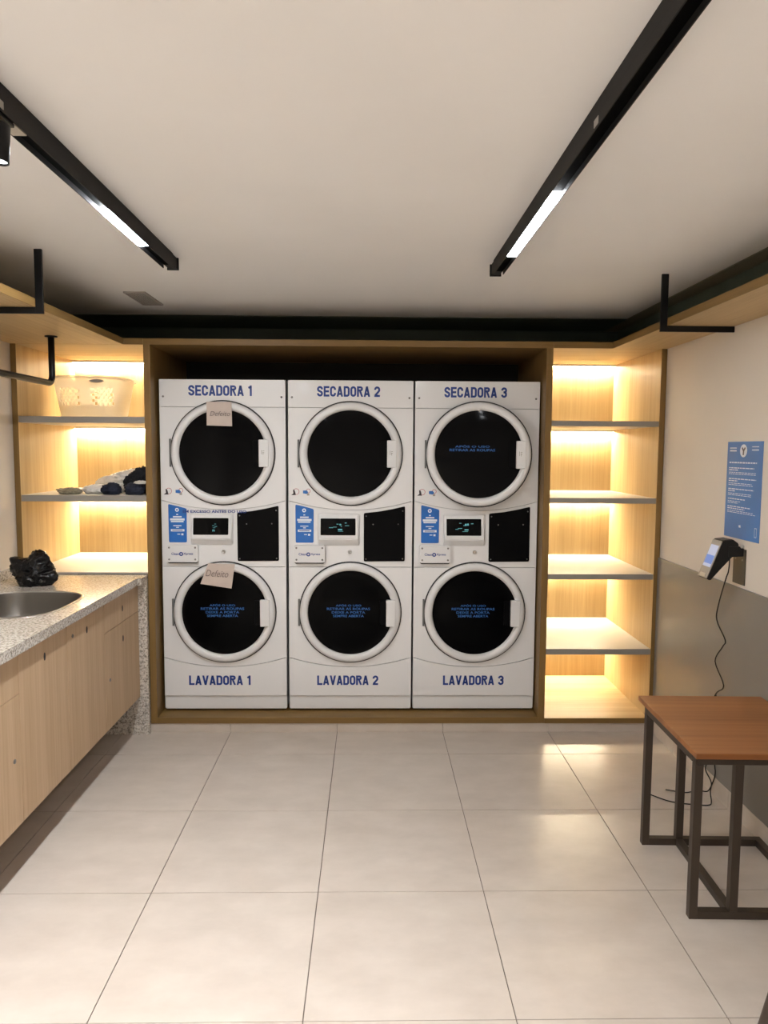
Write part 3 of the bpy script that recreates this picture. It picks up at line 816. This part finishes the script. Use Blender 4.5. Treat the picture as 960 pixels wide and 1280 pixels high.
# ================================================================== TRACK LIGHTS
def track(label, xs0, xs1, y_end, lamps, side, ybeg=-1.7):
    xm = (xs0 + xs1) / 2
    t = thing('track_light', label, 'track light', (xm, y_end, ZC), 'black ceiling light tracks')
    hw = (xs1 - xs0) / 2; zb = 2.318 - ZC
    cuts = [ybeg] + [q for a, b in lamps[::-1] for q in (a, b)] + [y_end - .075]
    # rail: solid ceiling profile; channel closed by covers between the diffusers
    bm = bmesh.new(); add_box(bm, -hw, hw, ybeg - y_end, -.075, zb + .026, -.0005, .0008)
    add_box(bm, -hw, -hw + .003, ybeg - y_end, -.075, zb, zb + .0265); add_box(bm, hw - .003, hw, ybeg - y_end, -.075, zb, zb + .0265)
    bm_obj('rail', bm, 'track', t)
    segs = []
    y = ybeg
    for a, b in sorted(lamps):
        segs.append((y, a)); y = b
    segs.append((y, y_end - .075))
    for a, b in segs:
        bm = bmesh.new(); add_box(bm, -hw + .0035, hw - .0035, a + .001 - y_end, b - .001 - y_end, zb + .014, zb + .0258)
        bm_obj('channel_cover', bm, 'matteblack', t)
    for a, b in lamps:
        bm = bmesh.new(); add_box(bm, -hw + .004, hw - .004, a - y_end, b - y_end, zb - .001, zb + .0255, .001)
        bm_obj('diffuser', bm, 'lamp_r' if side > 0 else 'lamp_l', t)
    bm = bmesh.new(); add_box(bm, -hw + .003, hw - .003, -.074, 0, zb + .014, -.0005, .001); add_box(bm, -hw - .003, hw + .003, -.006, .003, zb + .010, -.0005)
    bm_obj('end_cap', bm, 'track', t)
    bm = bmesh.new(); add_box(bm, -side * hw - .0015, -side * hw + .0015, -1.47, -1.44, zb + .004, zb + .02); bm_obj('joint_clip', bm, 'greyplastic', t)
    return t
RT0, RT1 = .503, .545
LT0, LT1 = -.838, -.797
track('black ceiling track with a long lit lamp on the right', RT0, RT1, 3.15, [(2.14, 2.79), (.15, .80), (-1.2, -.55)], 1)
track('black ceiling track with a short lit lamp on the left', LT0, LT1, 3.10, [(2.345, 2.70), (-.60, -.25)], -1)  # past each track's first lamp, the rest are unseen, kept for bounce

def spotlight(label, x, y, rx, ry, watt=SPOT_WATT, beam=95):
    t = thing('track_spotlight', label, 'spotlight', (x, y, 2.318), 'track spotlights')
    bm = bmesh.new(); add_box(bm, -.014, .014, -.05, .05, -.008, 0, .001); bm_obj('adapter', bm, 'black', t)
    bm = bmesh.new(); add_box(bm, -.016, .016, .052, .105, -.002, .004); bm_obj('channel_reflection', bm, 'beige', t)  # beige plate stands in for a reflection in the track channel
    tube('stem', [(0, 0, -.006), (0, 0, -.022)], .006, 'black', t, 10)
    hd = lathe('head', [(0, .015), (.022, .015), (.026, .010), (.026, -.068), (.0235, -.068), (.0235, -.060), (0, -.060)], 'black', t, (0, 0, -.032), n=32, axis='Z')
    hd.rotation_euler = (rx, ry, 0)
    lathe('lens', [(0, -.063), (.0233, -.063)], 'lamp_s', hd, n=24, axis='Z')
    ld = bpy.data.lights.new('spot_beam', 'SPOT'); ld.energy = watt; ld.color = LAMP_COL; ld.spot_size = math.radians(beam); ld.spot_blend = .7; ld.shadow_soft_size = .02
    lo = bpy.data.objects.new('spot_beam', ld); COL.objects.link(lo); lo.parent = hd; lo.location = (0, 0, -.073)
    return t
spotlight('black cylindrical spotlight hanging from the left ceiling track', -.817, 1.672, 0.0, math.radians(4))
spotlight('added black cylindrical fill spotlight, unseen, on the left track', -.806, .55, 0, 0, FILL_SPOT_WATT, 120)
spotlight('added black cylindrical fill spotlight, unseen behind the viewer on the left track', -.806, -1.0, 0, 0, FILL_SPOT_WATT, 120)
spotlight('added black cylindrical fill spotlight, unseen just behind the viewer on the left track', -.806, -.1, 0, 0, FILL_SPOT_WATT, 120)
# ceiling vent
vt = thing('ceiling_vent', 'small grey slatted vent in the ceiling above the left shelves', 'vent', (-1.185, 3.91, ZC))
bm = bmesh.new()
for a in ((-.055, -.047, -.16, .16), (.047, .055, -.16, .16), (-.047, .047, -.16, -.152), (-.047, .047, .152, .16)):
    add_box(bm, a[0], a[1], a[2], a[3], -.008, -.0005)
bm_obj('frame', bm, 'grille', vt)
bm = bmesh.new(); add_box(bm, -.047, .047, -.152, .152, -.002, -.0005); bm_obj('backing', bm, 'greyplastic', vt)
for i in range(7):
    bm = bmesh.new(); x = -.04 + i * .0134; add_box(bm, x - .004, x + .004, -.152, .152, -.006, -.0025); bm_obj('slat', bm, 'grille', vt)

# ================================================================== THINGS ON SHELVES AND COUNTER
blob('plastic_bag', (.086, .075, .074), [((-.85, -.1, .62), .72, 9), ((.12, 0, .95), .55, 10), ((.55, -.2, .75), .25, 9), ((1, -.1, -.2), .30, 14), ((-.9, 0, -.3), -.12, 6), ((-.35, 0, .9), -.25, 14)], 4, 'bag', loc=(-1.703, 3.70, .9005), ridge=.34, freq=2.1, sub=5)
tag(bpy.data.objects['plastic_bag'], 'crumpled black plastic bag on the granite counter behind the sink', 'plastic bag')

# clothes on the second left shelf
SZ = 1.3383
tag(blob('cloth_scrap', (.050, .045, .017), [((-.9, 0, .6), .5, 8), ((.3, 0, .8), .4, 7), ((.9, 0, .2), .3, 8)], 11, 'clotholive', loc=(-1.685, 4.12, SZ), ridge=.55, freq=3.6, sub=4), 'small crumpled olive cloth left of the clothes pile', 'cloth')
tag(blob('shirt', (.132, .080, .066), [((.55, .1, .8), .40, 5), ((-.9, -.2, .0), .45, 7)], 17, 'clothwhite', loc=(-1.412, 4.36, SZ), ridge=.42, freq=3.6, sub=5), 'rumpled white shirt at the back of the clothes pile', 'clothes')
tag(blob('undershirt', (.052, .05, .026), [((-.7, -.3, .3), .25, 6), ((.4, 0, .8), .3, 7)], 61, 'clothwhite', loc=(-1.562, 4.17, SZ), ridge=.45, freq=3.4, sub=4), 'low crumpled white garment at the front left of the clothes pile', 'clothes')
tag(blob('trousers', (.062, .034, .068), [((.3, 0, .9), .45, 6), ((-.9, 0, .1), .35, 6)], 23, 'clothblack', loc=(-1.322, 4.200, SZ), ridge=.42, freq=3.4, sub=5), 'black trousers heaped on the clothes pile beside the frame', 'clothes')
tag(blob('rolled_socks', (.045, .036, .034), [((.5, -.4, .6), .25, 7), ((-.8, -.4, .1), .2, 7)], 31, 'clothnavy', loc=(-1.440, 4.088, SZ), ridge=.5, freq=3.6, sub=4), 'dark navy bundled socks at the front middle of the clothes pile', 'clothes')
tag(blob('rolled_socks', (.047, .036, .034), [((-.5, -.5, .6), .25, 7), ((.6, -.3, .5), .2, 7)], 43, 'clothnavy', loc=(-1.313, 4.088, SZ), ridge=.5, freq=3.6, sub=4), 'dark navy bundled socks at the front right of the pile beside the frame', 'clothes')
tag(blob('grey_sock', (.030, .018, .010), [((.5, -.3, .6), .3, 7)], 53, 'clothwhite', loc=(-1.280, 4.080, SZ + .060), ridge=.5, freq=3.6, sub=4), 'small pale grey sock lying on the dark bundle by the frame', 'clothes')

# laundry basket on the top left shelf
bk = thing('laundry_basket', 'frosted white plastic laundry basket on the top left shelf', 'basket', (-1.622, 4.36, 1.7663))
def basket_wall():
    N, Mz = 176, 26
    bm = bmesh.new(); H = .225; rows = []
    for j in range(Mz + 1):
        v = j / Mz
        a = .175 + .040 * v; b = .130 + .035 * v
        rows.append([bm.verts.new((x, y, .004 + H * v)) for x, y in superell(0, 0, a, b, N, 3.0)])
    for j in range(Mz):
        for i in range(N):
            k = (i + 1) % N
            m = .5 * (rows[j][i].co + rows[j + 1][k].co)
            hole = False
            # two lattice windows on each long side
            if 8 <= j <= 18 and abs(m.y) > .07:
                u = (abs(m.x) - .035)
                if 0 < u < .115 and ((i // 2 + j // 2) % 2 == 0): hole = True
            # hand hold in the rim
            if 21 <= j <= 23 and abs(m.x) < .055 - abs(j - 22) * .01 and m.y < 0 and False: hole = True
            if not hole: bm.faces.new((rows[j][i], rows[j][k], rows[j + 1][k], rows[j + 1][i]))
    loose = [v for v in bm.verts if not v.link_faces]
    bmesh.ops.delete(bm, geom=loose, context='VERTS')
    bm.faces.new([v for v in rows[0]])
    o = bm_obj('body', bm, 'basket', bk, smooth=True)
    md = o.modifiers.new('thick', 'SOLIDIFY'); md.thickness = .0022; md.offset = 0
basket_wall()
rim = [(x, y, .229 + .006 * (1 - min(1, abs(x) / .2))) for x, y in superell(0, 0, .219, .169, 64, 3.0)]
bm = bmesh.new(); rings = []
for x, y, z in rim:
    d = Vector((x, y, 0)).normalized()
    rings.append([bm.verts.new(Vector((x, y, z)) + d * dx + Vector((0, 0, dz))) for dx, dz in ((-.006, -.004), (.012, -.012), (.014, -.004), (.004, .005), (-.006, .003))])
for i in range(64):
    A, B = rings[i], rings[(i + 1) % 64]
    for k in range(5): bm.faces.new((A[k], A[(k + 1) % 5], B[(k + 1) % 5], B[k]))
bm_obj('rim', bm, 'basket', bk, smooth=True)
bm = bmesh.new()
pts = superell(.075, .206, .040, .011, 24, 1.6)
vf = [bm.verts.new((x, -.176, z)) for x, z in pts]; vb = [bm.verts.new((x, -.168, z)) for x, z in pts]
bm.faces.new(vf); bm.faces.new(vb[::-1])
for i in range(24): bm.faces.new((vf[i], vb[i], vb[(i + 1) % 24], vf[(i + 1) % 24]))
bm_obj('handle_grip', bm, 'greyplastic', bk)

# ================================================================== RIGHT WALL
ps = thing('poster', 'blue poster with white emblem and text on the right wall', 'poster', (XR, 3.14, 1.215))
def wall_pts(pts, x): return [(x, y, z) for y, z in pts]
me = bpy.data.meshes.new('sheet'); bm = bmesh.new(); add_box(bm, -.0022, -.0004, -.150, .150, 0, .425); bm_obj('sheet', bm, 'poster', ps); bpy.data.meshes.remove(me)
def wall_print(name, rects, mat, x=-.0026):
    vs, fs = [], []
    for y0, y1, z0, z1 in rects:
        i = len(vs); vs += [(x, y0, z0), (x, y1, z0), (x, y1, z1), (x, y0, z1)]; fs.append((i, i + 1, i + 2, i + 3))
    me = bpy.data.meshes.new(name); me.from_pydata(vs, [], fs); return new(name, me, mat, ps)
pts = disc_pts(.008, .385, .030, 24, .028)
me = bpy.data.meshes.new('emblem'); me.from_pydata([(-.0026, y, z) for y, z in pts], [], [tuple(range(24))]); new('emblem', me, 'print', ps)
me = bpy.data.meshes.new('emblem_figure')
fig = [(.004, .366), (.014, .366), (.013, .384), (.024, .396), (.018, .402), (.008, .391), (-.003, .402), (-.009, .396), (.002, .384)]
me.from_pydata([(-.0029, y, z) for y, z in fig], [], [tuple(range(len(fig)))]); new('emblem_figure', me, 'darkprint', ps)
rects = []
def words(y_left, z, length, h):
    y = y_left                       # far end is the left end seen from the room
    end = y_left - length
    while y > end:
        wl = random.uniform(.012, .032); a = max(end, y - wl); rects.append((a, y, z, z + h)); y = a - .0045
for z, h, ln in [(.330, .0060, .235), (.307, .0045, .215), (.298, .0045, .08), (.288, .0028, .23), (.281, .0028, .23), (.259, .0045, .235), (.250, .0045, .08), (.240, .0028, .20), (.233, .0028, .21), (.214, .0045, .22), (.205, .0045, .06), (.195, .0028, .20), (.188, .0028, .20), (.170, .0045, .15), (.160, .0028, .11), (.153, .0028, .09), (.136, .0045, .20), (.127, .0045, .15), (.118, .0028, .22), (.111, .0028, .24)]:
    words(.128, z, ln, h)
rects += [(.068, .128, .395, .399), (.068, .128, .382, .388), (-.118, -.062, .400, .404), (-.118, -.062, .386, .391)]
wall_print('text_lines', rects, 'print')['kind'] = 'stuff'
wall_print('footer_mark', [(.004, .020, .050, .060), (-.130, -.112, .058, .0605), (-.130, -.112, .020, .0225), (-.130, -.1275, .02, .06), (-.1145, -.112, .02, .06)], 'print')

# card reader on its bracket
rd = thing('card_reader', 'black card payment terminal on a wall bracket beneath the blue poster', 'card reader', (XR, 3.135, 1.02))
def rx(x): return x - XR
def prism(name, prof, y0, y1, mat, parent, bev=.0):
    bm = bmesh.new()
    a = [bm.verts.new((rx(x), y0 - 3.135, z - 1.02)) for x, z in prof]; b = [bm.verts.new((rx(x), y1 - 3.135, z - 1.02)) for x, z in prof]
    n = len(prof); bm.faces.new(a); bm.faces.new(b[::-1])
    for i in range(n): bm.faces.new((a[i], b[i], b[(i + 1) % n], a[(i + 1) % n]))
    if bev: bmesh.ops.bevel(bm, geom=list(bm.edges), offset=bev, segments=2, affect='EDGES')
    return bm_obj(name, bm, mat, parent)
prism('wall_plate', [(XR - .0005, 1.018), (XR - .0005, 1.175), (XR - .006, 1.175), (XR - .006, 1.018)], 3.085, 3.187, 'olive', rd, .001)
prism('arm', [(XR - .004, 1.145), (XR - .004, 1.180), (XR - .030, 1.190), (XR - .075, 1.190), (XR - .075, 1.140)], 3.098, 3.160, 'black', rd, .003)
scr = [(1.522, 1.214), (1.458, 1.050)]      # near edge of the screen face, seen from the side
body_prof = [(1.522, 1.214), (1.565, 1.219), (1.592, 1.200), (1.592, 1.158), (1.560, 1.141), (1.475, 1.038), (1.458, 1.046)]
prism('terminal', body_prof, 3.100, 3.186, 'black', rd, .003)
dv = Vector((1.522 - 1.458, 0, 1.214 - 1.046)).normalized(); nv = Vector((-dv.z, 0, dv.x))
def on_face(s0, s1, y0, y1, off, name, mat, depth=.0):
    base = Vector((1.458, 0, 1.046))
    P = [base + dv * s + nv * off for s in (s0, s1)]
    vs = [(rx(P[0].x), y0 - 3.135, P[0].z - 1.02), (rx(P[0].x), y1 - 3.135, P[0].z - 1.02), (rx(P[1].x), y1 - 3.135, P[1].z - 1.02), (rx(P[1].x), y0 - 3.135, P[1].z - 1.02)]
    Q = [base + dv * s + nv * (off - .003) for s in (s0, s1)]
    vs += [(rx(Q[0].x), y0 - 3.135, Q[0].z - 1.02), (rx(Q[0].x), y1 - 3.135, Q[0].z - 1.02), (rx(Q[1].x), y1 - 3.135, Q[1].z - 1.02), (rx(Q[1].x), y0 - 3.135, Q[1].z - 1.02)]
    me = bpy.data.meshes.new(name); me.from_pydata(vs, [], [(0, 1, 2, 3), (7, 6, 5, 4), (0, 4, 5, 1), (1, 5, 6, 2), (2, 6, 7, 3), (3, 7, 4, 0)])
    return new(name, me, mat, rd)
on_face(.002, .175, 3.101, 3.185, .0025, 'bezel', 'greyplastic')
on_face(.052, .152, 3.108, 3.178, .0034, 'screen', 'phone')
on_face(.066, .105, 3.110, 3.176, .0040, 'screen_band', 'phoneblue')
on_face(.006, .022, 3.118, 3.168, .0045, 'card_slot', 'alu')
lathe('mount_screw', [(0, .005), (.007, .005), (.008, 0)], 'alu', rd, (rx(1.604), 3.096 - 3.135, 1.188 - 1.02), n=14)
for sy in (3.105, 3.165):
    o = lathe('mount_screw', [(0, .002), (.0045, .002), (.005, 0)], 'screw', rd, (rx(XR - .006), sy - 3.135, 1.128 - 1.02), n=10); o.rotation_euler = (0, 0, -math.pi / 2)

def cable(label, pts, r=.0028):
    o = tube('power_cable', [p for p in smooth_path(pts, 5)], r, 'black', None, 8)
    return tag(o, label, 'cable', 'black power cables on the right wall')
cx = XR - .030
cable('black cable hanging from the card reader and looping behind the table', [(1.575, 3.150, 1.139), (1.585, 3.161, 1.115), (cx, 3.178, 1.064), (cx, 3.197, 1.03), (cx, 3.253, .904), (cx, 3.264, .827), (cx, 3.178, .756), (cx, 3.197, .721), (cx, 3.262, .634), (cx, 3.172, .548), (cx, 3.244, .484), (cx, 3.30, .35), (cx, 3.25, .22), (cx, 3.285, .15), (cx - .002, 3.305, .10), (cx - .006, 3.235, .07), (1.565, 3.20, .040), (1.555, 3.165, .008), (1.535, 3.148, .0035), (1.49, 3.150, .0035), (1.38, 3.18, .0035), (1.30, 3.26, .0035)])
cable('black cable dropping behind the table to the floor by the wall', [(XR - .0165, 3.27, .48), (XR - .0165, 3.24, .36), (XR - .0165, 3.255, .18), (XR - .0165, 3.24, .11), (XR - .0175, 3.262, .05), (XR - .030, 3.275, .008), (1.565, 3.285, .0035), (1.54, 3.29, .0035), (1.48, 3.27, .0035), (1.40, 3.30, .0035)])

# ================================================================== TABLE
TZ = .595
tb = thing('side_table', 'low table with orange-brown wooden top and bronze metal frame', 'table', (1.35, 2.60, 0))
tb.rotation_euler = (0, 0, math.radians(-1.7))
def tp(name, x0, x1, y0, y1, z0, z1, mat, bev=.001): return part(name, x0, x1, y0, y1, z0, z1, mat, tb, bev)
tp('table_top', 1.096, 1.597, 2.322, 2.900, TZ - .020, TZ, 'table', .0015)
q = .028
xa, xb, xc = 1.104, 1.240, 1.562
ya, yb = 2.345, 2.815
for yy in (ya, yb):
    for xx in ((xa, xb, xc) if yy == ya else (xa, xb)): tp('leg', xx, xx + q, yy, yy + q, q if xx != xa else 0, TZ - .021 - q, 'bronze')
    tp('foot_rail', xa + q if True else xa, xc + q, yy, yy + q, 0, q - .0005, 'bronze')
    tp('top_rail', xa, xc + q, yy, yy + q, TZ - .021 - q + .0005, TZ - .0205, 'bronze')
tp('foot_stretcher', xb, xb + q, ya + q + .0005, yb - .0005, 0, q - .0005, 'bronze')
tp('foot_stretcher', xc, xc + q, ya + q + .0005, yb - .0005, 0, q - .0005, 'bronze')
tp('apron', xa, xa + q, ya + q + .0005, yb - .0005, TZ - .021 - q, TZ - .0205, 'bronze')
tp('apron', xc, xc + q, ya + q + .0005, yb - .0005, TZ - .021 - q, TZ - .0205, 'bronze')

# stool at the lower right, only a leg reaches into view
so = thing('stool', 'dark brown stool of which only one leg shows at the lower right corner', 'stool', (1.19, 1.50, 0))
for sx, sy in ((-1, 1), (1, 1), (-1, -1), (1, -1)):
    tube('leg', [(sx * .205, sy * .245, 0), (sx * .150, sy * .165, .44)], [.0105, .0150], 'chairleg', so, 14)
bm = bmesh.new(); add_box(bm, -.17, .17, -.185, .185, .44, .475, .012); bm_obj('seat', bm, 'chairleg', so)
